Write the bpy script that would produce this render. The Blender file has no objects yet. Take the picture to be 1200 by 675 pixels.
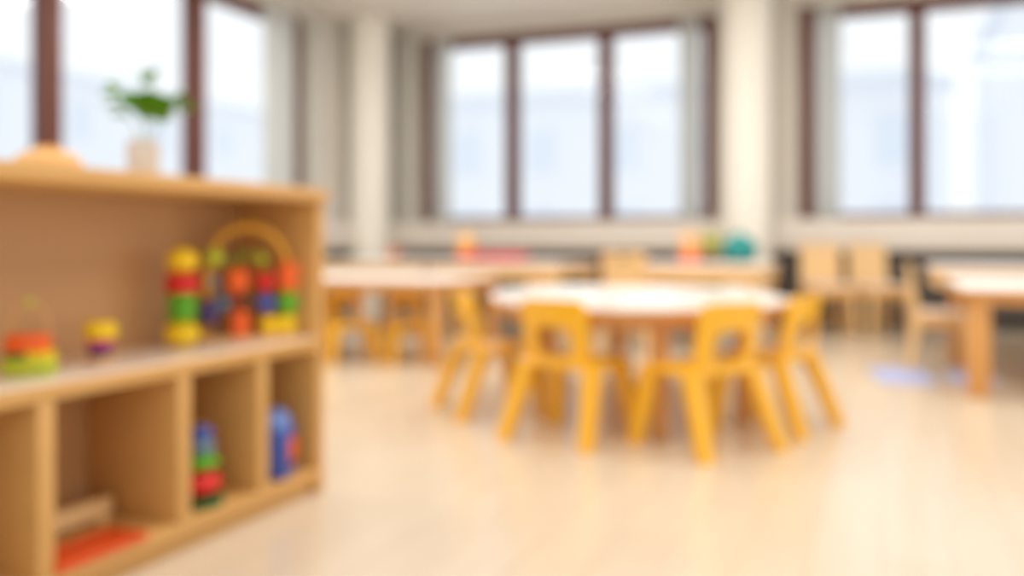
import bpy, bmesh, math, random
from mathutils import Vector, Matrix
random.seed(7)
C = bpy.context.scene.collection
PI = math.pi

# ------------------------------------------------------------------ camera, world, light
cam_d = bpy.data.cameras.new('camera'); cam = bpy.data.objects.new('camera', cam_d); C.objects.link(cam)
cam.location = (0, 0, 0.9); cam.rotation_euler = (PI/2, 0, math.radians(21.5))
cam_d.sensor_width = 36; cam_d.lens = 33.0
cam_d.shift_y = -55.5/1200
cam_d.clip_end = 300
cam_d.dof.use_dof = True; cam_d.dof.focus_distance = 0.68; cam_d.dof.aperture_fstop = 1.95
bpy.context.scene.camera = cam
w = bpy.data.worlds.new('world'); bpy.context.scene.world = w; w.use_nodes = True
bg = w.node_tree.nodes['Background']
bg.inputs[0].default_value = (0.93, 0.97, 1.0, 1); bg.inputs[1].default_value = 1.10
vs = bpy.context.scene.view_settings
vs.view_transform = 'Standard'; vs.look = 'None'; vs.gamma = 1; vs.use_curve_mapping = False
vs.exposure = 0.0
# warm white fill lamps, added unseen to brighten the room (their fixtures are built with the ceiling below)
FILL_LAMPS = [(x, y) for x in (-4.2, -1.4, 1.4) for y in (1.0, 3.2, 5.4, 7.4)]
for lx, ly in FILL_LAMPS:
    ld = bpy.data.lights.new('fill_lamp_light', 'AREA'); ld.shape = 'RECTANGLE'; ld.size = 1.15; ld.size_y = 0.25
    ld.energy = 21 if ly < 5 else 32; ld.color = (1.0, 0.98, 0.95)
    lo = bpy.data.objects.new('fill_lamp_light', ld); C.objects.link(lo); lo.location = (lx, ly, 3.455)

# ------------------------------------------------------------------ materials
def srgb(r, g, b):
    f = lambda c: (c/255/12.92) if c/255 <= 0.04045 else ((c/255+0.055)/1.055)**2.4
    return (f(r), f(g), f(b), 1)
def mat(name, col, rough=0.5, metal=0.0, var=0.08, scale=8.0, stretch=(1, 1, 1), spec=0.5, bump=0.0):
    m = bpy.data.materials.new(name); m.use_nodes = True
    nt = m.node_tree; p = nt.nodes['Principled BSDF']
    p.inputs['Roughness'].default_value = rough; p.inputs['Metallic'].default_value = metal
    p.inputs['Specular IOR Level'].default_value = spec
    tc = nt.nodes.new('ShaderNodeTexCoord'); mp = nt.nodes.new('ShaderNodeMapping')
    mp.inputs['Scale'].default_value = stretch
    nz = nt.nodes.new('ShaderNodeTexNoise'); nz.inputs['Scale'].default_value = scale; nz.inputs['Detail'].default_value = 4
    mx = nt.nodes.new('ShaderNodeMix'); mx.data_type = 'RGBA'
    c = Vector(col[:3]); a = c*(1-var); b = c*(1+var)
    mx.inputs[6].default_value = (*a, 1); mx.inputs[7].default_value = (min(b[0], 1), min(b[1], 1), min(b[2], 1), 1)
    L = nt.links.new
    L(tc.outputs['Object'], mp.inputs[0]); L(mp.outputs[0], nz.inputs['Vector']); L(nz.outputs[0], mx.inputs[0]); L(mx.outputs[2], p.inputs['Base Color'])
    if bump:
        bp = nt.nodes.new('ShaderNodeBump'); bp.inputs['Strength'].default_value = bump; bp.inputs['Distance'].default_value = 0.01
        L(nz.outputs[0], bp.inputs['Height']); L(bp.outputs[0], p.inputs['Normal'])
    return m
def glassy(name, tint=(1, 1, 1, 1), refl=0.012):
    m = bpy.data.materials.new(name); m.use_nodes = True; nt = m.node_tree; nt.nodes.clear()
    o = nt.nodes.new('ShaderNodeOutputMaterial'); t = nt.nodes.new('ShaderNodeBsdfTransparent'); g = nt.nodes.new('ShaderNodeBsdfGlossy')
    t.inputs[0].default_value = tint; g.inputs['Roughness'].default_value = 0.02
    x = nt.nodes.new('ShaderNodeMixShader'); x.inputs[0].default_value = refl
    nt.links.new(t.outputs[0], x.inputs[1]); nt.links.new(g.outputs[0], x.inputs[2]); nt.links.new(x.outputs[0], o.inputs[0])
    return m
def sheer(name, col):
    m = bpy.data.materials.new(name); m.use_nodes = True; nt = m.node_tree; nt.nodes.clear()
    o = nt.nodes.new('ShaderNodeOutputMaterial'); d = nt.nodes.new('ShaderNodeBsdfDiffuse'); t = nt.nodes.new('ShaderNodeBsdfTranslucent')
    d.inputs[0].default_value = col; t.inputs[0].default_value = col
    x = nt.nodes.new('ShaderNodeMixShader'); x.inputs[0].default_value = 0.5
    tr = nt.nodes.new('ShaderNodeBsdfTransparent'); y = nt.nodes.new('ShaderNodeMixShader'); y.inputs[0].default_value = 0.25
    nt.links.new(d.outputs[0], x.inputs[1]); nt.links.new(t.outputs[0], x.inputs[2]); nt.links.new(x.outputs[0], y.inputs[1])
    nt.links.new(tr.outputs[0], y.inputs[2]); nt.links.new(y.outputs[0], o.inputs[0])
    return m
def floor_mat():
    m = bpy.data.materials.new('floor_boards'); m.use_nodes = True; nt = m.node_tree; p = nt.nodes['Principled BSDF']
    tc = nt.nodes.new('ShaderNodeTexCoord'); mp = nt.nodes.new('ShaderNodeMapping'); mp.inputs['Rotation'].default_value = (0, 0, PI/2)
    br = nt.nodes.new('ShaderNodeTexBrick'); br.inputs['Scale'].default_value = 1.0
    br.inputs['Brick Width'].default_value = 1.9; br.inputs['Row Height'].default_value = 0.19; br.inputs['Mortar Size'].default_value = 0.002
    br.inputs['Color1'].default_value = (0.81, 0.69, 0.53, 1); br.inputs['Color2'].default_value = (0.775, 0.65, 0.49, 1); br.inputs['Mortar'].default_value = (0.66, 0.50, 0.33, 1)
    nz = nt.nodes.new('ShaderNodeTexNoise'); nz.inputs['Scale'].default_value = 3
    mp2 = nt.nodes.new('ShaderNodeMapping'); mp2.inputs['Scale'].default_value = (6, 0.6, 1)
    mx = nt.nodes.new('ShaderNodeMix'); mx.data_type = 'RGBA'; mx.blend_type = 'MULTIPLY'; mx.inputs[0].default_value = 0.12
    L = nt.links.new
    L(tc.outputs['Object'], mp.inputs[0]); L(mp.outputs[0], br.inputs['Vector']); L(tc.outputs['Object'], mp2.inputs[0]); L(mp2.outputs[0], nz.inputs['Vector'])
    L(br.outputs[0], mx.inputs[6]); L(nz.outputs[0], mx.inputs[7]); L(mx.outputs[2], p.inputs['Base Color'])
    p.inputs['Roughness'].default_value = 0.24; p.inputs['Specular IOR Level'].default_value = 0.9
    return m
M = dict(
    traymat=mat('orange_red_tray', srgb(226, 82, 28), 0.4, var=0.05), white2=mat('matt_white_laminate', srgb(248, 246, 244), 0.45, var=0.02, scale=3),
    floor=floor_mat(),
    wall=mat('wall_paint', srgb(224, 217, 206), 0.8, var=0.03, scale=2),
    ceil=mat('ceiling_paint', srgb(236, 228, 218), 0.85, var=0.02, scale=2),
    column=mat('column_paint', srgb(252, 247, 234), 0.6, var=0.02, scale=2),
    ledge=mat('ledge_paint', srgb(236, 227, 215), 0.6, var=0.03, scale=3),
    taupe=mat('shaded_taupe_paint', srgb(112, 104, 98), 0.7, var=0.08, scale=4),
    radiator=mat('radiator_enamel', srgb(100, 94, 90), 0.5, var=0.06),
    frame=mat('brown_window_wood', srgb(104, 56, 41), 0.5, var=0.12, scale=5, stretch=(8, 8, 1)),
    glass=glassy('window_glass'),
    vase=glassy('vase_glass', (0.93, 0.93, 0.90, 1), 0.12),
    curtain=sheer('grey_sheer_curtain', srgb(232, 232, 228)),
    drape=mat('beige_drape', srgb(206, 202, 192), 0.9, var=0.05, scale=6, stretch=(6, 6, 0.3)),
    shelfwood=mat('beech_wood', srgb(214, 164, 96), 0.42, var=0.07, scale=5, stretch=(1, 0.25, 4)),
    shelfback=mat('beech_back_panel', srgb(196, 148, 98), 0.45, var=0.05, scale=4, stretch=(1, 0.25, 4)),
    shelftop=mat('shelf_window_sheen', srgb(250, 238, 226), 0.2, var=0.04, scale=5),
    yellow=mat('yellow_plastic', srgb(250, 186, 20), 0.2, var=0.03, scale=3, spec=0.8),
    white=mat('white_laminate', srgb(246, 244, 240), 0.22, var=0.02, scale=3),
    birch=mat('birch_wood', srgb(232, 178, 108), 0.45, var=0.07, scale=6, stretch=(4, 4, 0.5)),
    birchlight=mat('pale_birch_wood', srgb(240, 200, 142), 0.45, var=0.06, scale=6, stretch=(4, 4, 0.5)),
    tablewood=mat('oak_table_wood', srgb(218, 158, 88), 0.45, var=0.08, scale=6, stretch=(4, 4, 0.5)),
    seat_sheen=mat('pale_seat_sheen', srgb(236, 218, 204), 0.85, var=0.04),
    red=mat('red_paint', srgb(226, 34, 28), 0.35, var=0.03), orange=mat('orange_paint', srgb(252, 104, 28), 0.35, var=0.03),
    tyellow=mat('yellow_paint', srgb(250, 208, 10), 0.35, var=0.03), green=mat('green_paint', srgb(96, 176, 22), 0.35, var=0.03),
    dgreen=mat('dark_green_paint', srgb(30, 92, 34), 0.4, var=0.04), blue=mat('blue_paint', srgb(66, 92, 178), 0.35, var=0.03),
    lblue=mat('light_blue_paint', srgb(110, 142, 212), 0.35, var=0.03), violet=mat('violet_paint', srgb(74, 58, 120), 0.35, var=0.03),
    magenta=mat('magenta_paint', srgb(206, 52, 128), 0.35, var=0.03), teal=mat('teal_plastic', srgb(0, 122, 116), 0.35, var=0.03),
    lime=mat('lime_paint', srgb(196, 206, 50), 0.35, var=0.03), steelblue=mat('grey_blue_paint', srgb(108, 134, 156), 0.35, var=0.03),
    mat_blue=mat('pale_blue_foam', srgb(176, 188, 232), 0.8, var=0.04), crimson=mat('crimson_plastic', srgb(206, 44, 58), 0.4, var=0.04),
    leaf=mat('green_leaf', srgb(112, 168, 30), 0.4, var=0.15, scale=20), leaf2=mat('pale_leaf', srgb(120, 160, 80), 0.4, var=0.15, scale=20),
    stem=mat('pale_stem', srgb(150, 160, 90), 0.5), pot=mat('cream_ceramic', srgb(216, 206, 194), 0.4, var=0.04),
    facade=mat('pale_render', srgb(242, 245, 250), 0.8, var=0.03, scale=0.5), roofm=mat('grey_roof', srgb(230, 236, 244), 0.7, var=0.05, scale=1),
    fwin=mat('facade_window', srgb(228, 236, 246), 0.5, var=0.05),
)

# ------------------------------------------------------------------ mesh helpers
def box(bm, x0, x1, y0, y1, z0, z1, bev=0.0, seg=2, mtx=None):
    r = bmesh.ops.create_cube(bm, size=1)
    vs_ = r['verts']
    bmesh.ops.scale(bm, vec=(x1-x0, y1-y0, z1-z0), verts=vs_)
    bmesh.ops.translate(bm, vec=((x0+x1)/2, (y0+y1)/2, (z0+z1)/2), verts=vs_)
    if bev:
        es = list({e for v in vs_ for e in v.link_edges})
        g = bmesh.ops.bevel(bm, geom=es, offset=bev, segments=seg, affect='EDGES', profile=0.5)
        vs_ = list({v for f in g['faces'] for v in f.verts})
    if mtx is not None: bmesh.ops.transform(bm, matrix=mtx, verts=list(vs_))
    return vs_
def lathe(bm, prof, n=28, c=(0, 0, 0)):
    rings = []
    for r, z in prof:
        rings.append([bm.verts.new((c[0]+r*math.cos(2*PI*i/n), c[1]+r*math.sin(2*PI*i/n), c[2]+z)) for i in range(n)])
    for a, b in zip(rings, rings[1:]):
        for i in range(n): bm.faces.new((a[i], a[(i+1) % n], b[(i+1) % n], b[i]))
    bm.faces.new(list(reversed(rings[0]))); bm.faces.new(rings[-1])
def tube(bm, pts, rad, n=10):
    pts = [Vector(p) for p in pts]
    rads = rad if isinstance(rad, (list, tuple)) else [rad]*len(pts)
    rings = []; up = Vector((0.13, 0.31, 0.94)).normalized()
    for i, p in enumerate(pts):
        t = (pts[min(i+1, len(pts)-1)]-pts[max(i-1, 0)]).normalized()
        a = t.cross(up)
        if a.length < 0.1: a = t.cross(Vector((1, 0, 0)))
        a.normalize(); b = t.cross(a).normalized()
        rings.append([bm.verts.new(p+rads[i]*(math.cos(2*PI*k/n)*a+math.sin(2*PI*k/n)*b)) for k in range(n)])
    for a, b in zip(rings, rings[1:]):
        for i in range(n): bm.faces.new((a[i], a[(i+1) % n], b[(i+1) % n], b[i]))
    bm.faces.new(list(reversed(rings[0]))); bm.faces.new(rings[-1])
def prism(bm, poly, z0, z1, bev=0):
    lo = [bm.verts.new((x, y, z0)) for x, y in poly]; hi = [bm.verts.new((x, y, z1)) for x, y in poly]
    n = len(poly)
    bm.faces.new(list(reversed(lo))); bm.faces.new(hi)
    for i in range(n): bm.faces.new((lo[i], lo[(i+1) % n], hi[(i+1) % n], hi[i]))
def ball(bm, c, r, sz=(1, 1, 1), seg=20):
    g = bmesh.ops.create_uvsphere(bm, u_segments=seg, v_segments=seg//2+2, radius=r)
    bmesh.ops.scale(bm, vec=sz, verts=g['verts']); bmesh.ops.translate(bm, vec=c, verts=g['verts'])
def taper_leg(bm, top, bot, r0, r1, n=14):
    """rounded-square tapered leg, flat foot"""
    top = Vector(top); bot = Vector(bot); rings = []
    for k in range(6):
        t = k/5; p = top.lerp(bot, t); r = r0+(r1-r0)*t
        ring = []
        for i in range(16):
            a = 2*PI*i/16; cx, sx = math.cos(a), math.sin(a)
            ex = math.copysign(abs(cx)**0.6, cx); ey = math.copysign(abs(sx)**0.6, sx)
            ring.append(bm.verts.new((p.x+r*ex, p.y+r*ey, p.z)))
        rings.append(ring)
    for a, b in zip(rings, rings[1:]):
        for i in range(16): bm.faces.new((a[i], b[i], b[(i+1) % 16], a[(i+1) % 16]))
    bm.faces.new(rings[0]); bm.faces.new(list(reversed(rings[-1])))
def obj(name, bm, m, parent=None, smooth=True):
    bmesh.ops.recalc_face_normals(bm, faces=bm.faces[:])
    me = bpy.data.meshes.new(name); bm.to_mesh(me); bm.free()
    me.materials.append(m)
    if smooth:
        for p in me.polygons: p.use_smooth = True
        try: me.set_sharp_from_angle(angle=math.radians(38))
        except Exception: pass
    o = bpy.data.objects.new(name, me); C.objects.link(o)
    if parent is not None: o.parent = parent
    return o
def part(name, m, parent, fn, smooth=True):
    bm = bmesh.new(); fn(bm); return obj(name, bm, m, parent, smooth)
def tag(o, label, cat, group=None):
    o['label'] = label; o['category'] = cat
    if group: o['group'] = group
    return o
def thing(name, label, cat, loc=(0, 0, 0), rz=0, group=None):
    o = bpy.data.objects.new(name, None); C.objects.link(o); o.location = loc; o.rotation_euler = (0, 0, rz)
    o.empty_display_size = 0.1
    return tag(o, label, cat, group)
def struct(o, label=None):
    o['kind'] = 'structure'
    if label: o['label'] = label
    return o
def dup(root, loc, rz, label, group=None, scale=None):
    r = root.copy(); C.objects.link(r); r.location = loc; r.rotation_euler = (0, 0, rz); r['label'] = label
    if scale: r.scale = scale
    if group: r['group'] = group
    for ch in list(root.children):
        c = ch.copy(); C.objects.link(c); c.parent = r
        for g in ch.children:
            d = g.copy(); C.objects.link(d); d.parent = c
    return r

# ------------------------------------------------------------------ room shell
YW, XL, CEIL = 10.5, -6.08, 3.55          # back wall plane, left wall plane, ceiling
WZ0, WZ1 = 1.13, 3.40                     # window opening bottom, top
WB = [(-5.32, -1.70), (-0.82, 2.64)]      # back window openings (x)
WL = [(3.86, 8.92), (-1.6, 3.3)]          # left window openings (y)
struct(part('floor', M['floor'], None, lambda bm: box(bm, XL-0.4, 5.6, -1.5, YW+0.4, -0.1, 0), False))
struct(part('ceiling', M['ceil'], None, lambda bm: box(bm, XL-0.4, 5.6, -1.5, YW+0.4, CEIL, CEIL+0.15), False))
def back_wall(bm):
    xs = [XL-0.4]+[v for p in WB for v in p]+[5.6]
    for i in range(0, len(xs), 2): box(bm, xs[i], xs[i+1], YW, YW+0.35, WZ0, WZ1)
    box(bm, XL-0.4, 5.6, YW, YW+0.35, 0, WZ0); box(bm, XL-0.4, 5.6, YW, YW+0.35, WZ1, CEIL)
struct(part('wall_back', M['wall'], None, back_wall, False))
def left_wall(bm):
    ys = [-1.5]+[v for p in reversed(WL) for v in p]+[YW]
    for i in range(0, len(ys), 2):
        if ys[i+1] > ys[i]: box(bm, XL-0.35, XL, ys[i], ys[i+1], WZ0, WZ1)
    box(bm, XL-0.35, XL, -1.5, YW, 0, WZ0); box(bm, XL-0.35, XL, -1.5, YW, WZ1, CEIL)
ys_fix = [-1.5, -1.6]
WL[1] = (-1.2, 3.3)
struct(part('wall_left', M['wall'], None, left_wall, False))
# niche cladding below the ledges, its taupe darkened for the shade there
struct(part('trim_1', M['taupe'], None, lambda bm: box(bm, XL+0.32, 5.6, YW-0.03, YW, 0, 0.80), False), 'shade-darkened taupe panel behind the radiators on the back wall')
struct(part('trim_2', M['taupe'], None, lambda bm: box(bm, XL, XL+0.03, -1.5, YW-0.05, 0, 0.80), False), 'shade-darkened taupe panel behind the radiators on the left wall')
# projecting ledges under the windows
struct(part('trim_3', M['ledge'], None, lambda bm: box(bm, XL+0.30, 5.6, YW-0.28, YW, 0.80, WZ0-0.005, 0.008)), 'beige window ledge running along the back wall')
struct(part('trim_4', M['ledge'], None, lambda bm: box(bm, XL, XL+0.28, -1.5, YW, 0.80, WZ0-0.005, 0.008)), 'beige window ledge running along the left wall')
# round columns
for n, cx in ((5, -5.78), (6, -1.30)):
    struct(part('trim_%d' % n, M['column'], None, lambda bm: lathe(bm, [(0.245, 0), (0.245, CEIL)], 48, (cx, YW-0.55, 0))),
           'round cream column in front of the back wall ' + ('in the far left corner' if n == 5 else 'between the two windows'))

for lx, ly in FILL_LAMPS:  # fixtures of the added fill lamps, above the view
    side = {-4.2: 'left', -1.4: 'middle', 1.4: 'right'}[lx]
    row = {1.0: 'nearest to the viewer', 3.2: 'above the toy shelf row', 5.4: 'above the round table row', 7.4: 'nearest to the back wall'}[ly]
    t = thing('fill_lamp', 'added unseen fill lamp on the ceiling in the ' + side + ' line, ' + row, 'lamp', (lx, ly, CEIL), 0, 'added fill lamps')
    part('housing', M['white'], t, lambda bm: box(bm, -0.62, 0.62, -0.16, 0.16, -0.06, 0, 0.01))
    part('rim', M['ledge'], t, lambda bm: (box(bm, -0.62, 0.62, -0.16, -0.14, -0.085, -0.06), box(bm, -0.62, 0.62, 0.14, 0.16, -0.085, -0.06)))

# windows
def window(n, axis, a0, a1, mull, label):
    root = bpy.data.objects.new('window_%d' % n, None); C.objects.link(root); struct(root, label)
    base = YW if axis == 'x' else XL
    s = 1 if axis == 'x' else -1
    def bb(bm, p0, p1, d0, d1, z0, z1, bev=0.006):
        e0, e1 = sorted((base+s*d0, base+s*d1))
        if axis == 'x': box(bm, p0, p1, e0, e1, z0, z1, bev)
        else: box(bm, e0, e1, p0, p1, z0, z1, bev)
    def fr(bm):
        f = 0.15
        bb(bm, a0, a0+f, -0.03, 0.16, WZ0, WZ1); bb(bm, a1-f, a1, -0.03, 0.16, WZ0, WZ1)
        bb(bm, a0+f, a1-f, 0.02, 0.16, WZ0, WZ0+0.06); bb(bm, a0+f, a1-f, 0.02, 0.16, WZ1-0.13, WZ1)
    part('frame', M['frame'], root, fr)
    edges = [a0+0.15]
    for m in mull:
        part('mullion', M['frame'], root, lambda bm: bb(bm, m-0.078, m+0.078, 0.0, 0.17, WZ0+0.06, WZ1-0.13))
        edges += [m-0.078, m+0.078]
    edges.append(a1-0.15)
    for i in range(0, len(edges), 2):
        part('pane', M['glass'], root, lambda bm: bb(bm, edges[i]+0.001, edges[i+1]-0.001, 0.09, 0.10, WZ0+0.061, WZ1-0.131, 0))
    return root
window(1, 'x', *WB[0], [-4.155, -2.985], 'three-pane brown window in the middle of the back wall')
window(2, 'x', *WB[1], [0.34, 1.50], 'brown-framed window at the right of the back wall')
window(3, 'y', *WL[0], [5.58, 7.29], 'brown-framed window on the left wall behind the shelf')
window(4, 'y', *WL[1], [0.3, 1.8], 'brown-framed window on the left wall nearest the viewer')

# curtains
def curtain(name, axis, a0, a1, off, m, label, z0=WZ0+0.01, z1=WZ1-0.02, amp=0.025, group=None):
    bm = bmesh.new(); n = 60; th = 0.006
    rows = []
    base = YW if axis == 'x' else XL; s = -1 if axis == 'x' else 1
    for z in (z0, (z0+z1)/2, z1):
        fr, bk = [], []
        for i in range(n+1):
            a = a0+(a1-a0)*i/n; d = off+amp*math.sin(i/n*PI*2*max(2, round(abs(a1-a0)/0.09)))
            for lst, dd in ((fr, d), (bk, d+th)):
                p = (a, base+s*dd, z) if axis == 'x' else (base+s*dd, a, z)
                lst.append(bm.verts.new(p))
        rows.append((fr, bk))
    for (f0, b0), (f1, b1) in zip(rows, rows[1:]):
        for i in range(n):
            bm.faces.new((f0[i], f0[i+1], f1[i+1], f1[i])); bm.faces.new((b0[i+1], b0[i], b1[i], b1[i+1]))
        bm.faces.new((f0[0], f1[0], b1[0], b0[0])); bm.faces.new((f0[n], b0[n], b1[n], f1[n]))
    for idx in (0, -1):
        f, b = rows[idx]
        for i in range(n): bm.faces.new((f[i], b[i], b[i+1], f[i+1]))
    return tag(obj(name, bm, m), label, 'curtain', group)
curtain('curtain', 'x', -5.15, -4.91, 0.06, M['curtain'], 'pale grey sheer curtain at the left edge of the three-pane back window')
curtain('curtain', 'x', -2.10, -1.87, 0.06, M['curtain'], 'pale grey sheer curtain at the right edge of the three-pane back window')
curtain('curtain', 'x', -0.66, -0.40, 0.06, M['curtain'], 'pale grey sheer curtain at the left edge of the far right window')
curtain('curtain', 'y', 8.18, 8.74, 0.06, M['curtain'], 'pale grey sheer curtain drawn to the right end of the left wall window')
curtain('drape', 'y', 8.95, 9.35, 0.08, M['drape'], 'off-white gathered drape on the left wall between window and corner column')
curtain('drape', 'x', -5.66, -5.37, 0.08, M['drape'], 'grey-white gathered drape between corner column and three-pane window')

# radiators below the ledges (finned)
def radiator(axis, a0, a1, label):
    loc = ((a0+a1)/2, YW-0.14, 0) if axis == 'x' else (XL+0.14, (a0+a1)/2, 0)
    t = thing('radiator', label, 'radiator', loc, 0 if axis == 'x' else PI/2, 'radiators under the window ledges')
    L = (a1-a0)/2
    def fins(bm):
        n = int(L*2/0.08)
        for i in range(n):
            x = -L+0.04+i*0.08
            box(bm, x-0.03, x+0.03, -0.045, 0.045, 0.12, 0.70, 0.012, 1)
        box(bm, -L, L, -0.03, 0.03, 0.14, 0.18); box(bm, -L, L, -0.03, 0.03, 0.64, 0.68)
    part('radiator_body', M['radiator'], t, fins)
    for sx in (-1, 1):
        part('foot', M['radiator'], t, lambda bm: box(bm, sx*(L-0.15)-0.02, sx*(L-0.15)+0.02, -0.04, 0.04, 0, 0.14, 0.004))
radiator('x', -4.9, -3.5, 'dark ribbed radiator under the left part of the three-pane window')
radiator('x', -3.4, -2.0, 'dark ribbed radiator under the right part of the three-pane window')
radiator('x', -0.95, 0.75, 'dark ribbed radiator under the far right window, behind the wooden chairs')
radiator('x', 0.9, 2.4, 'dark ribbed radiator under the far right window, behind the right-hand tables')

# buildings outside
def building(loc, rz, wdt, dep, z0, z1, label, nx, nz):
    t = thing('apartment_building', label, 'building', (loc[0], loc[1], z0), rz)
    H = z1-z0
    part('facade_wall', M['facade'], t, lambda bm: box(bm, -wdt/2, wdt/2, 0, dep, 0, H), False)
    def rf(bm):
        v = [bm.verts.new(p) for p in ((-wdt/2-.3, -.4, H), (wdt/2+.3, -.4, H), (wdt/2+.3, dep+.4, H), (-wdt/2-.3, dep+.4, H), (-wdt/2+1, dep/2, H+1.2), (wdt/2-1, dep/2, H+1.2))]
        for f in ((0, 1, 5, 4), (1, 2, 5), (2, 3, 4, 5), (3, 0, 4), (3, 2, 1, 0)): bm.faces.new([v[i] for i in f])
    part('roof', M['roofm'], t, rf, False)
    for i in range(nx):
        for k in range(nz):
            x = -wdt/2+(i+0.5)*wdt/nx; z = H-1.9-k*3.0
            f = part('window', M['facade'], t, lambda bm: box(bm, x-0.75, x+0.75, -0.10, 0, z-0.95, z+0.95), False)
            part('pane', M['fwin'], f, lambda bm: box(bm, x-0.6, x+0.6, -0.12, -0.10, z-0.8, z+0.8), False)
building((-9, 34, 0), 0, 22, 8, -8, 6.2, 'pale apartment building seen hazily through the three-pane window', 7, 3)
building((10, 27, 0), 0, 14, 8, -8, 7.0, 'pale apartment building seen hazily through the far right window', 5, 3)
building((-34, 40, 0), PI/2, 40, 8, -8, 8.2, 'pale apartment building seen hazily through the left wall window', 8, 3)

# ------------------------------------------------------------------ toy shelf
SX0, SX1 = -2.23, -1.87      # back, front
SY0, SY1 = 0.85, 2.90
sh = thing('toy_shelf', 'long low beech toy shelf with open cubbies at the left', 'shelf', ((SX0+SX1)/2, (SY0+SY1)/2, 0))
ox, oy = (SX0+SX1)/2, (SY0+SY1)/2
def sp(name, m, x0, x1, y0, y1, z0, z1, bev=0.004):
    return part(name, m, sh, lambda bm: box(bm, x0-ox, x1-ox, y0-oy, y1-oy, z0, z1, bev))
sp('top_board', M['shelfwood'], SX0, SX1+0.012, SY0-0.01, SY1+0.012, 1.04, 1.085, 0.006)
for y in (SY0, SY1-0.045): sp('side_panel', M['shelfwood'], SX0, SX1, y, y+0.045, 0, 1.04)
sp('back_panel', M['shelfback'], SX0, SX0+0.015, SY0+0.045, SY1-0.045, 0.05, 1.04, 0)
mb = sp('middle_board', M['shelfwood'], SX0+0.015, SX1, SY0+0.045, SY1-0.045, 0.512, 0.553)
part('lit_surface_sheet', M['shelftop'], mb, lambda bm: box(bm, SX0+0.017-ox, SX1-0.004-ox, SY0+0.047-oy, SY1-0.047-oy, 0.553, 0.558))  # pale sheet on the board; reflected window light is put into its colour
sp('bottom_board', M['shelfwood'], SX0+0.015, SX1, SY0+0.045, SY1-0.045, 0.05, 0.09)
sp('plinth', M['shelfwood'], SX0+0.02, SX1-0.03, SY0+0.045, SY1-0.045, 0, 0.05, 0)
for y in (1.20, 1.692, 2.175, 2.545):
    sp('divider', M['shelfwood'], SX0+0.015, SX1, y-0.026, y+0.026, 0.09, 0.512)
MZ, BZ, TZ = 0.558, 0.09, 1.085

# stacking tower (tall)
t = thing('stacking_tower', 'tall stacking tower with yellow knob, red, green and yellow pieces on the middle shelf board', 'toy', (-2.09, 2.415, MZ))
def cyl_round(bm, r, z0, z1, b=0.012):
    lathe(bm, [(r-b, z0), (r-b*0.3, z0+b*0.3), (r, z0+b), (r, z1-b), (r-b*0.3, z1-b*0.3), (r-b, z1)], 28)
part('base_ring', M['tyellow'], t, lambda bm: ball(bm, (0, 0, 0.043), 0.058, (1, 1, 0.741)))
part('green_ring', M['green'], t, lambda bm: cyl_round(bm, 0.047, 0.086, 0.130, 0.015))
part('green_ring', M['green'], t, lambda bm: cyl_round(bm, 0.047, 0.130, 0.174, 0.015))
part('red_ring', M['red'], t, lambda bm: cyl_round(bm, 0.055, 0.174, 0.204, 0.012))
part('red_ring', M['red'], t, lambda bm: cyl_round(bm, 0.052, 0.204, 0.236, 0.012))
part('yellow_knob', M['tyellow'], t, lambda bm: ball(bm, (0, 0, 0.278), 0.050, (1, 1, 0.85)))
part('peg', M['birch'], t, lambda bm: lathe(bm, [(0.010, 0.02), (0.010, 0.30)], 12))

# bead maze
def vadd(a, b): return tuple(x+y for x, y in zip(a, b))
A = Vector((-2.130, 2.585, 0)); B = Vector((-1.955, 2.795, 0)); ctr = (A+B)/2
ang = math.atan2(B.y-A.y, B.x-A.x); half = (B-A).length/2
t = thing('bead_maze', 'wooden bead maze with yellow arch and coloured beads at the right end of the shelf', 'toy', (ctr.x, ctr.y, MZ), ang)
part('base', M['birch'], t, lambda bm: box(bm, -half-0.03, half+0.03, -0.045, 0.045, 0, 0.016, 0.006))
def arch_pts(a, h0, top, n=24, y=0.0):
    pts = [(-a, y, 0.012), (-a, y, h0)]
    for i in range(1, n): th = PI-PI*i/n; pts.append((a*math.cos(th), y, h0+(top-h0)*math.sin(th)))
    return pts+[(a, y, h0), (a, y, 0.012)]
part('yellow_arch', mat('ochre_wood', srgb(228, 164, 40), 0.4), t, lambda bm: tube(bm, arch_pts(half, 0.24, 0.39), 0.013, 12))
wire_g = part('green_wire', M['green'], t, lambda bm: tube(bm, [(-0.03+0.055*math.cos(a)+0.03, 0.02, 0.22+0.07*math.sin(a)) for a in [PI*i/16 for i in range(17)]] , 0.006, 8))
part('blue_wire', M['steelblue'], t, lambda bm: tube(bm, [(-half+0.02, 0.02, 0.012), (-half+0.03, 0.02, 0.15), (-0.06, 0.02, 0.24), (-0.02, 0.02, 0.16), (0.02, 0.02, 0.10), (0.05, 0.02, 0.16), (0.09, 0.02, 0.15), (0.11, 0.02, 0.012)], 0.004, 8))
part('red_wire', M['red'], t, lambda bm: tube(bm, [(-0.03, -0.02, 0.012), (-0.045, -0.02, 0.22), (0.0, -0.02, 0.27), (0.055, -0.02, 0.22), (0.055, -0.02, 0.012)], 0.004, 8))
def bead(m, x, y, z, r, kind='ball', h=1.0):
    if kind == 'ball': part('bead', m, t, lambda bm: ball(bm, (x, y, z), r, (1, 1, h)))
    else: part('bead', m, t, lambda bm: lathe(bm, [(r*.8, z-h/2), (r, z-h/2+.008), (r, z+h/2-.008), (r*.8, z+h/2)], 20, (x, y, 0)))
bead(M['orange'], half, 0, 0.215, 0.034, 'cyl', 0.10)
bead(M['green'], half, 0, 0.125, 0.032, 'cyl', 0.08)
bead(M['tyellow'], half-0.008, 0, 0.048, 0.036, 'cyl', 0.06)
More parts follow.
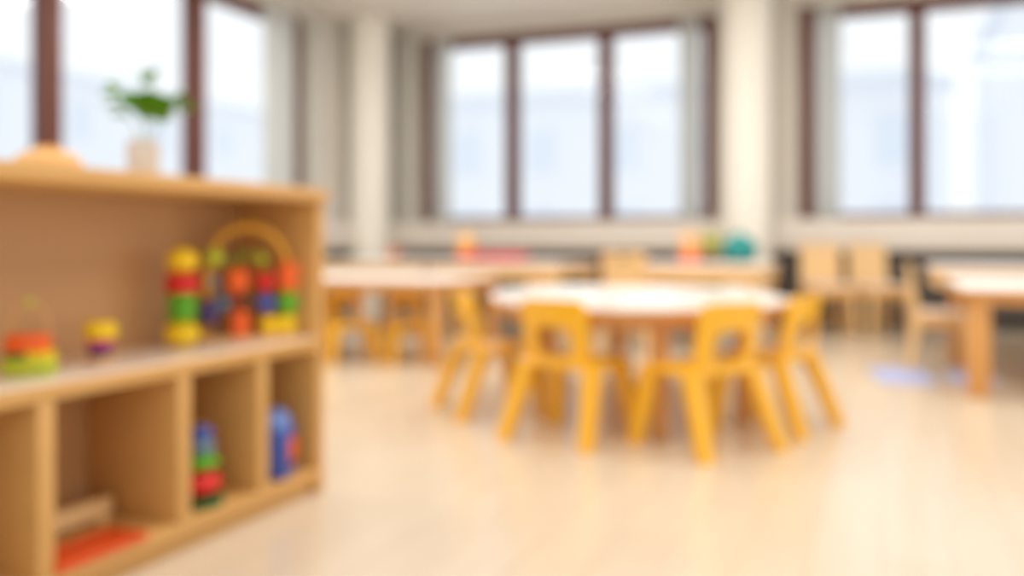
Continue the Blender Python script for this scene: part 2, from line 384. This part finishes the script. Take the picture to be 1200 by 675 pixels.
bead(M['tyellow'], half-0.070, -0.01, 0.048, 0.030, 'cyl', 0.06)
bead(M['blue'], 0.055, -0.02, 0.125, 0.032)
bead(M['red'], 0.052, -0.02, 0.20, 0.034)
bead(M['magenta'], 0.08, 0.02, 0.188, 0.018)
bead(M['orange'], -0.034, -0.02, 0.058, 0.034, 'cyl', 0.085)
bead(M['orange'], -0.043, -0.02, 0.205, 0.040, 'ball', 1.15)
bead(M['steelblue'], -0.085, 0.02, 0.125, 0.030)
bead(M['steelblue'], -half+0.012, 0.02, 0.200, 0.030)
bead(M['lime'], -half+0.02, 0, 0.285, 0.034)
bead(M['violet'], -half-0.005, -0.03, 0.100, 0.034, 'ball', 1.3)
bead(M['lime'], 0.05, 0.02, 0.278, 0.020)

# small stacking toy (yellow / magenta / violet)
t = thing('small_stacking_toy', 'small stacking toy with yellow top, magenta and violet rings on the shelf', 'toy', (-2.06, 2.045, MZ))
part('base', M['birch'], t, lambda bm: cyl_round(bm, 0.040, 0, 0.014, 0.004))
part('violet_ring', M['violet'], t, lambda bm: cyl_round(bm, 0.030, 0.014, 0.040, 0.008))
part('magenta_ring', M['magenta'], t, lambda bm: cyl_round(bm, 0.036, 0.040, 0.062, 0.008))
part('yellow_cap', M['tyellow'], t, lambda bm: cyl_round(bm, 0.047, 0.062, 0.115, 0.018))
part('peg', M['birch'], t, lambda bm: lathe(bm, [(0.006, 0.01), (0.006, 0.10)], 10))

# small toy train block (orange / green / yellow) at far left
t = thing('small_block_toy', 'small orange, green and yellow block toy with wire loop, leftmost on the shelf board', 'toy', (-2.02, 1.775, MZ), 0.5)
part('base', M['lime'], t, lambda bm: box(bm, -0.06, 0.06, -0.035, 0.035, 0.0, 0.045, 0.008))
part('orange_block', M['orange'], t, lambda bm: box(bm, -0.055, 0.045, -0.03, 0.03, 0.055, 0.105, 0.012))
part('green_block', M['dgreen'], t, lambda bm: box(bm, -0.05, 0.0, -0.032, 0.032, 0.042, 0.058, 0.004))
part('yellow_block', M['tyellow'], t, lambda bm: box(bm, 0.0, 0.055, -0.032, 0.032, 0.042, 0.062, 0.004))
part('wire_loop', M['birch'], t, lambda bm: tube(bm, [(0.05*math.cos(a), 0, 0.10+0.085*math.sin(a)) for a in [PI*i/18 for i in range(19)]], 0.0022, 8))
part('bead', M['lime'], t, lambda bm: ball(bm, (0.0, 0, 0.185), 0.010))

# cubby toys
t = thing('ring_stacker', 'ring stacker with red, green and blue rings on dark green base in the second cubby', 'toy', (-1.945, 2.325, BZ))
part('base', M['dgreen'], t, lambda bm: cyl_round(bm, 0.070, 0, 0.030, 0.008))
part('red_ring', M['red'], t, lambda bm: ball(bm, (0, 0, 0.070), 0.064, (1, 1, 0.66)))
part('green_ring', M['green'], t, lambda bm: ball(bm, (0, 0, 0.133), 0.060, (1, 1, 0.42)))
part('blue_ring', M['steelblue'], t, lambda bm: ball(bm, (0, 0, 0.180), 0.048, (1, 1, 0.6)))
part('blue_ring', M['blue'], t, lambda bm: ball(bm, (0, 0, 0.222), 0.040, (1, 1, 0.6)))
part('peg', M['birch'], t, lambda bm: lathe(bm, [(0.008, 0.02), (0.008, 0.25)], 10))

t = thing('toy_house', 'blue toy box with rounded top and orange patch in the right-hand cubby', 'toy', (-1.945, 2.71, BZ), 0.35)
part('body', M['blue'], t, lambda bm: box(bm, -0.055, 0.055, -0.072, 0.072, 0, 0.17, 0.014))
part('rounded_lid', M['lblue'], t, lambda bm: ball(bm, (0, 0, 0.175), 0.070, (0.76, 1, 0.86)))
part('orange_panel', M['orange'], t, lambda bm: box(bm, 0.051, 0.061, -0.025, 0.050, 0.05, 0.13, 0.004))
part('violet_panel', M['violet'], t, lambda bm: box(bm, 0.051, 0.059, -0.058, -0.030, 0.03, 0.12, 0.003))

t = thing('orange_tray', 'flat orange toy tray lying in the large cubby', 'tray', (-1.925, 1.865, BZ), 0)
part('tray_base', M['traymat'], t, lambda bm: box(bm, -0.07, 0.07, -0.15, 0.15, 0, 0.010, 0.004))
def rim(bm):
    box(bm, -0.07, -0.058, -0.15, 0.15, 0.008, 0.018, 0.003); box(bm, 0.058, 0.07, -0.15, 0.15, 0.008, 0.018, 0.003)
    box(bm, -0.058, 0.058, -0.15, -0.138, 0.008, 0.018, 0.003); box(bm, -0.058, 0.058, 0.138, 0.15, 0.008, 0.018, 0.003)
part('rim', M['traymat'], t, rim)
t = thing('wooden_rail', 'pale wooden block rail behind the orange tray in the large cubby', 'toy', (-2.105, 1.93, BZ), 0)
part('rail', M['birchlight'], t, lambda bm: box(bm, -0.022, 0.022, -0.19, 0.19, 0.012, 0.065, 0.006))
for y in (-0.15, 0.15): part('foot', M['birchlight'], t, lambda bm: box(bm, -0.035, 0.035, y-0.015, y+0.015, 0, 0.012, 0.002))

# on top of the shelf
t = thing('wooden_bowl', 'upturned pale wooden bowl on top of the toy shelf', 'bowl', (-2.03, 1.84, TZ))
part('bowl_body', M['birch'], t, lambda bm: lathe(bm, [(0.085, 0), (0.087, 0.006), (0.082, 0.024), (0.066, 0.042), (0.036, 0.052), (0.030, 0.053)], 36))
part('foot_ring', M['birch'], t, lambda bm: lathe(bm, [(0.030, 0.052), (0.032, 0.062), (0.024, 0.062)], 24))
t = thing('potted_plant', 'small leafy green plant sprig in a cream vase on top of the toy shelf', 'plant', (-2.10, 2.255, TZ))
part('vase', M['pot'], t, lambda bm: lathe(bm, [(0.040, 0), (0.044, 0.004), (0.047, 0.04), (0.049, 0.08), (0.047, 0.110), (0.049, 0.118)], 28))
stems = [((0, 0, 0.08), (0.002, 0.004, 0.16), (0.0, 0.0, 0.225)), ((0, 0, 0.08), (-0.02, -0.02, 0.17), (-0.06, -0.10, 0.275)),
         ((0, 0, 0.08), (0.01, 0.02, 0.18), (0.01, 0.03, 0.32)), ((0, 0, 0.08), (0.02, 0.04, 0.16), (0.04, 0.12, 0.235))]
for s_ in stems: part('stem', M['stem'], t, lambda bm: tube(bm, s_, 0.0022, 8))
def leaf(base, direction, L, W, m, droop=0.15):
    d = Vector(direction).normalized(); side = d.cross(Vector((0, 0, 1)))
    side = side.normalized() if side.length > 0.05 else Vector((0, 1, 0))
    # turn the blade so that its face is seen from the side as well
    nrm = side.cross(d).normalized(); side = (side*0.8+nrm*0.6).normalized(); nrm = side.cross(d).normalized()
    bm = bmesh.new(); N = 10; rows = []
    for i in range(N+1):
        u = i/N; wv = W*math.sin(PI*min(u*0.94+0.03, 1))**0.8*(1-0.35*u)
        c = Vector(base)+d*L*u-Vector((0, 0, 1))*droop*L*u*u
        rows.append([bm.verts.new(c+side*wv*k+nrm*(abs(k)*wv*0.2)) for k in (-1, -.5, 0, .5, 1)])
    for a, b in zip(rows, rows[1:]):
        for k in range(4): bm.faces.new((a[k], a[k+1], b[k+1], b[k]))
    g = bmesh.ops.solidify(bm, geom=bm.faces[:], thickness=0.0008)
    obj('leaf', bm, m, t)
# camera-right in world is roughly (0.93, 0.37)
rt = Vector((0.93, 0.37, 0))
def LF(u, z, du, dz, L, W, m, dep=0.0): leaf(rt*u+Vector((-0.37, 0.93, 0))*dep+Vector((0, 0, z)), rt*du+Vector((-0.37, 0.93, 0))*dep*4+Vector((0, 0, dz)), L*1.25, W*1.75, m)
LF(0.0, 0.205, -0.5, 0.6, 0.075, 0.030, M['leaf'], -0.01); LF(0.0, 0.205, 0.8, 0.4, 0.085, 0.032, M['leaf'], 0.01)
LF(0.0, 0.21, 0.3, 0.9, 0.060, 0.028, M['leaf'], 0.0); LF(0.0, 0.20, 0.9, 0.05, 0.080, 0.028, M['leaf'], -0.02)
LF(0.01, 0.225, -0.9, 0.35, 0.060, 0.024, M['leaf'], 0.02); LF(0.01, 0.21, 0.1, 0.4, 0.050, 0.034, M['leaf'], 0.03)
LF(0.03, 0.22, 0.6, 0.2, 0.065, 0.030, M['leaf'], -0.015); LF(-0.01, 0.19, 0.3, 0.5, 0.07, 0.034, M['leaf'], 0.012)
LF(0.0, 0.20, 0.2, 0.8, 0.075, 0.034, M['leaf'], 0.008); LF(0.0, 0.215, -0.3, 0.5, 0.06, 0.034, M['leaf'], -0.01); LF(0.02, 0.205, 0.6, 0.6, 0.07, 0.032, M['leaf'], 0.02)
LF(-0.075, 0.265, -0.9, 0.1, 0.055, 0.014, M['leaf'], 0.02); LF(-0.07, 0.27, -0.5, 0.45, 0.040, 0.013, M['leaf'], -0.01)
LF(0.01, 0.30, 0.5, 0.7, 0.045, 0.012, M['leaf'], 0.0); LF(0.01, 0.29, -0.3, 0.9, 0.040, 0.010, M['leaf'], 0.0)
LF(0.10, 0.215, 0.8, 0.3, 0.055, 0.014, M['leaf2'], 0.02); LF(0.10, 0.225, 0.5, 0.6, 0.05, 0.012, M['leaf2'], -0.02)
LF(-0.05, 0.20, -0.8, 0.1, 0.050, 0.012, M['leaf2'], 0.02); LF(-0.05, 0.22, -0.6, 0.1, 0.045, 0.012, M['leaf2'], -0.03)

# ------------------------------------------------------------------ yellow children's chairs
def rrect(cx, cz, wx, wz, r, n=8):
    pts = []
    for sx, sz, a0 in ((1, 1, 0), (-1, 1, PI/2), (-1, -1, PI), (1, -1, 3*PI/2)):
        for i in range(n+1):
            a = a0+PI/2*i/n
            pts.append((cx+sx*(wx-r)+r*math.cos(a), cz+sz*(wz-r)+r*math.sin(a)))
    return pts
def back_shell(bm, outer, inner, th, lean, zb, yb, curve):
    # panel in x,z with a hole; y = back offset; bent round the sitter
    def P(p, off):
        x, z = p; y = yb+(z-zb)*lean-curve*(x/0.17)**2+off
        return bm.verts.new((x, y, z))
    of = [P(p, 0) for p in outer]; ob = [P(p, th) for p in outer]
    inf = [P(p, 0) for p in inner]; inb = [P(p, th) for p in inner]
    n = len(outer)
    for i in range(n):
        j = (i+1) % n
        bm.faces.new((of[i], of[j], inf[j], inf[i])); bm.faces.new((ob[j], ob[i], inb[i], inb[j]))
        bm.faces.new((of[j], of[i], ob[i], ob[j])); bm.faces.new((inf[i], inf[j], inb[j], inb[i]))
# local frame: chair faces -Y, backrest at +Y
def make_kid_chair(label):
    t = thing('child_chair', label, 'chair')
    def seat(bm):
        box(bm, -0.216, 0.216, -0.175, 0.175, 0.325, 0.362, 0.016, 3)
    part('seat', M['yellow'], t, seat)
    part('backrest', M['yellow'], t, lambda bm: back_shell(bm, rrect(0, 0.495, 0.168, 0.145, 0.045), rrect(0, 0.450, 0.092, 0.068, 0.035), 0.028, 0.20, 0.36, 0.150, 0.03))
    for sx in (-1, 1):
        for sy in (-1, 1):
            part('leg', M['yellow'], t, lambda bm: taper_leg(bm, (sx*0.172, sy*0.132, 0.335), (sx*0.218, sy*(0.262 if sy > 0 else 0.185), 0.0), 0.042, 0.034))
    return t
kid = make_kid_chair('yellow child chair nearest the left, back turned to the viewer, at front of round white table')
def c2w(lat, d): c, s = math.cos(math.radians(21.5)), math.sin(math.radians(21.5)); return (lat*c-d*s, lat*s+d*c)
def face(dlat, dd):
    # chair front (-Y) should point along (dlat, dd)
    wx, wy = c2w(dlat, dd); return math.atan2(wy, wx)+PI/2
G1 = 'yellow child chairs'
def put(src, lat, d, dl, dd, label, group, first=False, scale=None):
    x, y = c2w(lat, d)
    if first:
        src.location = (x, y, 0); src.rotation_euler = (0, 0, face(dl, dd)); src['group'] = group; src['label'] = label
        return src
    return dup(src, (x, y, 0), face(dl, dd), label, group, scale)
put(kid, 0.29, 4.34, 0.58, 0.81, 'yellow child chair at near left of the white round table, back to the viewer', G1, True)
put(kid, 0.83, 4.13, -0.52, 0.85, 'yellow child chair at near right of the white round table, back to the viewer', G1)
put(kid, -0.09, 4.98, 0.93, 0.36, 'yellow child chair at the left side of the white round table, seen from its side', G1)
put(kid, 1.25, 4.58, -0.76, 0.65, 'yellow child chair at the right side of the white round table, seen from its side', G1)
put(kid, -1.20, 6.98, 0.40, -0.92, 'small yellow child chair tucked under the left rear table, beside the shelf end', G1, scale=(0.8, 0.8, 0.8))
put(kid, -0.75, 6.98, 0.36, -0.93, 'small yellow child chair tucked under the right end of the left rear table', G1, scale=(0.8, 0.8, 0.8))

# ------------------------------------------------------------------ tables
def superellipse(a, b, n, N=72):
    pts = []
    for i in range(N):
        th = 2*PI*i/N; c, s = math.cos(th), math.sin(th)
        pts.append((a*math.copysign(abs(c)**(2/n), c), b*math.copysign(abs(s)**(2/n), s)))
    return pts
def table(name, label, poly, z, legs, loc, rz, group=None, lw=0.03, apron_in=0.93, leg_m='tablewood', cat='table', eb=0.028, top_m='white', ap_m='tablewood', ad=0.095):
    t = thing(name, label, cat, (loc[0], loc[1], 0), rz, group)
    top = part('table_top', M[top_m], t, lambda bm: prism(bm, poly, z-0.012, z), True)
    def scaled(k): return [(x*k, y*k) for x, y in poly]
    part('edge_band', M[ap_m], t, lambda bm: prism(bm, scaled(1.004), z-0.012-eb, z-0.012))
    part('apron', M[ap_m], t, lambda bm: prism(bm, scaled(apron_in), z-ad, z-0.012-eb))
    for lx, ly in legs:
        part('leg', M[leg_m], t, lambda bm: box(bm, lx-lw, lx+lw, ly-lw, ly+lw, 0, z-ad, 0.008))
    return t
rect = lambda a, b: [(-a, -b), (a, -b), (a, b), (-a, b)]
def rrpoly(a, b, r=0.05):
    return rrect(0, 0, a, b, r, 5)
mx_, my_ = c2w(0.67, 5.22)
lg = [(0.0, -0.96), (0.48, -0.55), (-0.48, -0.46), (0.48, 0.6), (-0.48, 0.6), (0.0, 0.86)]
table('round_table', 'large rounded table with glossy white top in the middle of the room', superellipse(0.79, 1.10, 2.2), 0.60, lg, (mx_, my_), math.radians(21.5), None, 0.036)
table('rectangular_table', 'wooden table with white top just beyond the shelf end, at the left', rrpoly(0.82, 0.55), 0.62, [(sx*0.76, sy*0.49) for sx in (-1, 1) for sy in (-1, 1)], (-3.68, 6.45), 0, 'rectangular tables', 0.04, 0.96, top_m='white2')
table('rectangular_table', 'wooden table with white top at the right edge, nearest of the right-hand tables', rrpoly(0.75, 0.85), 0.63, [(sx*0.66, sy*0.76) for sx in (-1, 1) for sy in (-1, 1)], (1.18, 6.80), 0, 'rectangular tables', 0.06, 0.96, top_m='white2')
FT = [(-4.55, 8.40, 'far wooden table by the left corner column, below the back ledge'), (-3.25, 8.40, 'far wooden table under the middle window, beside a red book'),
      (-1.50, 8.36, 'far wooden table carrying the teal bowl'), (1.15, 8.46, 'far wooden table at the right, behind the nearer right-hand table')]
for x, y, lb in FT:
    table('rectangular_table', lb, rrpoly(0.62 if x < 0 else 0.80, 0.72), 0.70, [(sx*0.54, sy*0.64) for sx in (-1, 1) for sy in (-1, 1)], (x, y), 0, 'rectangular tables', 0.035, 0.97, eb=0.012, ad=0.15, top_m='white2', ap_m='birchlight', leg_m='birch')
FZ = 0.70

# ------------------------------------------------------------------ wooden chairs
def make_wood_chair():
    t = thing('wooden_chair', 'x', 'chair')
    part('seat', M['birchlight'], t, lambda bm: box(bm, -0.19, 0.19, -0.19, 0.17, 0.40, 0.425, 0.010, 2))
    part('seat_sheen', M['seat_sheen'], t, lambda bm: box(bm, -0.175, 0.175, -0.17, 0.145, 0.425, 0.455, 0.013, 3))  # pale pad added for the light reflected off the seat
    part('backrest', M['birchlight'], t, lambda bm: back_shell(bm, rrect(0, 0.635, 0.178, 0.175, 0.03), rrect(0, 0.765, 0.05, 0.012, 0.011), 0.020, 0.16, 0.40, 0.160, 0.015))
    for sx in (-1, 1):
        part('leg', M['birchlight'], t, lambda bm: taper_leg(bm, (sx*0.165, -0.160, 0.41), (sx*0.180, -0.185, 0), 0.027, 0.023))
        part('leg', M['birchlight'], t, lambda bm: taper_leg(bm, (sx*0.165, 0.160, 0.41), (sx*0.180, 0.215, 0), 0.027, 0.023))
        part('back_post', M['birchlight'], t, lambda bm: taper_leg(bm, (sx*0.155, 0.222, 0.74), (sx*0.165, 0.165, 0.39), 0.015, 0.019))
        part('apron', M['birch'], t, lambda bm: box(bm, sx*0.165-0.01, sx*0.165+0.01, -0.15, 0.15, 0.33, 0.40, 0.003))
    part('apron', M['birch'], t, lambda bm: box(bm, -0.155, 0.155, -0.172, -0.152, 0.33, 0.40, 0.003))
    part('stretcher', M['birch'], t, lambda bm: box(bm, -0.165, 0.165, -0.01, 0.01, 0.15, 0.18, 0.003))
    return t
wc = make_wood_chair()
G2 = 'pale wooden chairs'
def putw(x, y, rz, label, first=False, k=1.0):
    if first:
        wc.location = (x, y, 0); wc.rotation_euler = (0, 0, rz); wc['label'] = label; wc['group'] = G2; wc.scale = (k, k, k); return wc
    return dup(wc, (x, y, 0), rz, label, G2, (k, k, k))
putw(-0.02, 9.55, 0.55, 'pale wooden chair standing alone before the dark radiator, turned towards the viewer', True, 1.08)
putw(-0.48, 9.45, 0.40, 'pale wooden chair by the back wall, just right of the cream column', k=1.08)
putw(0.38, 7.15, PI/2, 'pale wooden chair pulled up to the left side of the near right-hand table', k=0.92)
putw(-1.88, 7.38, PI, 'pale wooden chair at the near side of the table with the teal bowl', k=1.0)
putw(-2.52, 7.36, PI-0.3, 'pale wooden chair between the two far tables under the middle window', k=0.86)

# ------------------------------------------------------------------ things on the far tables
t = thing('teal_bowl', 'teal domed container on the far table in front of the cream column', 'container', (-1.22, 8.82, FZ))
part('bowl', M['teal'], t, lambda bm: lathe(bm, [(0.10, 0), (0.14, 0.02), (0.165, 0.10), (0.168, 0.13)], 32))
part('lid', mat('pale_teal_plastic', srgb(28, 148, 144), 0.35), t, lambda bm: lathe(bm, [(0.168, 0.13), (0.15, 0.18), (0.10, 0.23), (0.035, 0.255), (0.03, 0.28), (0.012, 0.285)], 32))
t = thing('orange_box', 'orange and cream box on the far table, left of the teal container', 'box', (-1.68, 8.82, FZ), 0.2)
part('box_body', M['orange'], t, lambda bm: box(bm, -0.085, 0.085, -0.06, 0.06, 0, 0.10, 0.008))
part('box_lid', mat('peach_card', srgb(236, 180, 120), 0.6), t, lambda bm: box(bm, -0.088, 0.088, -0.063, 0.063, 0.10, 0.27, 0.008))
t = thing('green_box', 'olive green box standing between the orange box and the teal container', 'box', (-1.50, 8.93, FZ), 0.1)
part('box_body', mat('brown_card', srgb(120, 84, 58), 0.6), t, lambda bm: box(bm, -0.085, 0.085, -0.05, 0.05, 0, 0.09, 0.006))
part('box_lid', mat('olive_card', srgb(176, 172, 88), 0.6), t, lambda bm: box(bm, -0.088, 0.088, -0.053, 0.053, 0.09, 0.28, 0.006))
t = thing('red_book', 'flat red book lying on the far table under the middle window', 'book', (-3.60, 8.85, FZ), 0.05)
part('cover', M['crimson'], t, lambda bm: (box(bm, -0.26, 0.26, -0.15, 0.15, 0, 0.010, 0.003), box(bm, -0.26, 0.26, -0.15, 0.15, 0.075, 0.085, 0.003), box(bm, -0.26, -0.25, -0.15, 0.15, 0.005, 0.08, 0.002)))
part('pages', M['crimson'], t, lambda bm: box(bm, -0.249, 0.252, -0.145, 0.145, 0.010, 0.075, 0.0))
t = thing('yellow_pot', 'peach and orange pot on the far table, left of the red book', 'pot', (-4.02, 8.90, FZ))
part('pot_body', M['orange'], t, lambda bm: lathe(bm, [(0.07, 0), (0.085, 0.01), (0.095, 0.10), (0.095, 0.115)], 28))
part('pot_lid', mat('peach_plastic', srgb(240, 190, 120), 0.5), t, lambda bm: lathe(bm, [(0.098, 0.115), (0.10, 0.20), (0.07, 0.27), (0.02, 0.285)], 28))
t = thing('toy_cup', 'small terracotta cup on the far left table by the corner column', 'cup', (-4.85, 8.85, FZ))
part('cup_body', mat('terracotta', srgb(206, 130, 96), 0.6), t, lambda bm: lathe(bm, [(0.05, 0), (0.055, 0.01), (0.065, 0.13), (0.060, 0.13), (0.052, 0.02)], 24))
part('handle', mat('terracotta_handle', srgb(206, 130, 96), 0.6), t, lambda bm: tube(bm, [(0.058, 0, 0.10), (0.095, 0, 0.10), (0.10, 0, 0.06), (0.054, 0, 0.035)], 0.008, 8))

# pale blue mats on the floor near the right-hand table
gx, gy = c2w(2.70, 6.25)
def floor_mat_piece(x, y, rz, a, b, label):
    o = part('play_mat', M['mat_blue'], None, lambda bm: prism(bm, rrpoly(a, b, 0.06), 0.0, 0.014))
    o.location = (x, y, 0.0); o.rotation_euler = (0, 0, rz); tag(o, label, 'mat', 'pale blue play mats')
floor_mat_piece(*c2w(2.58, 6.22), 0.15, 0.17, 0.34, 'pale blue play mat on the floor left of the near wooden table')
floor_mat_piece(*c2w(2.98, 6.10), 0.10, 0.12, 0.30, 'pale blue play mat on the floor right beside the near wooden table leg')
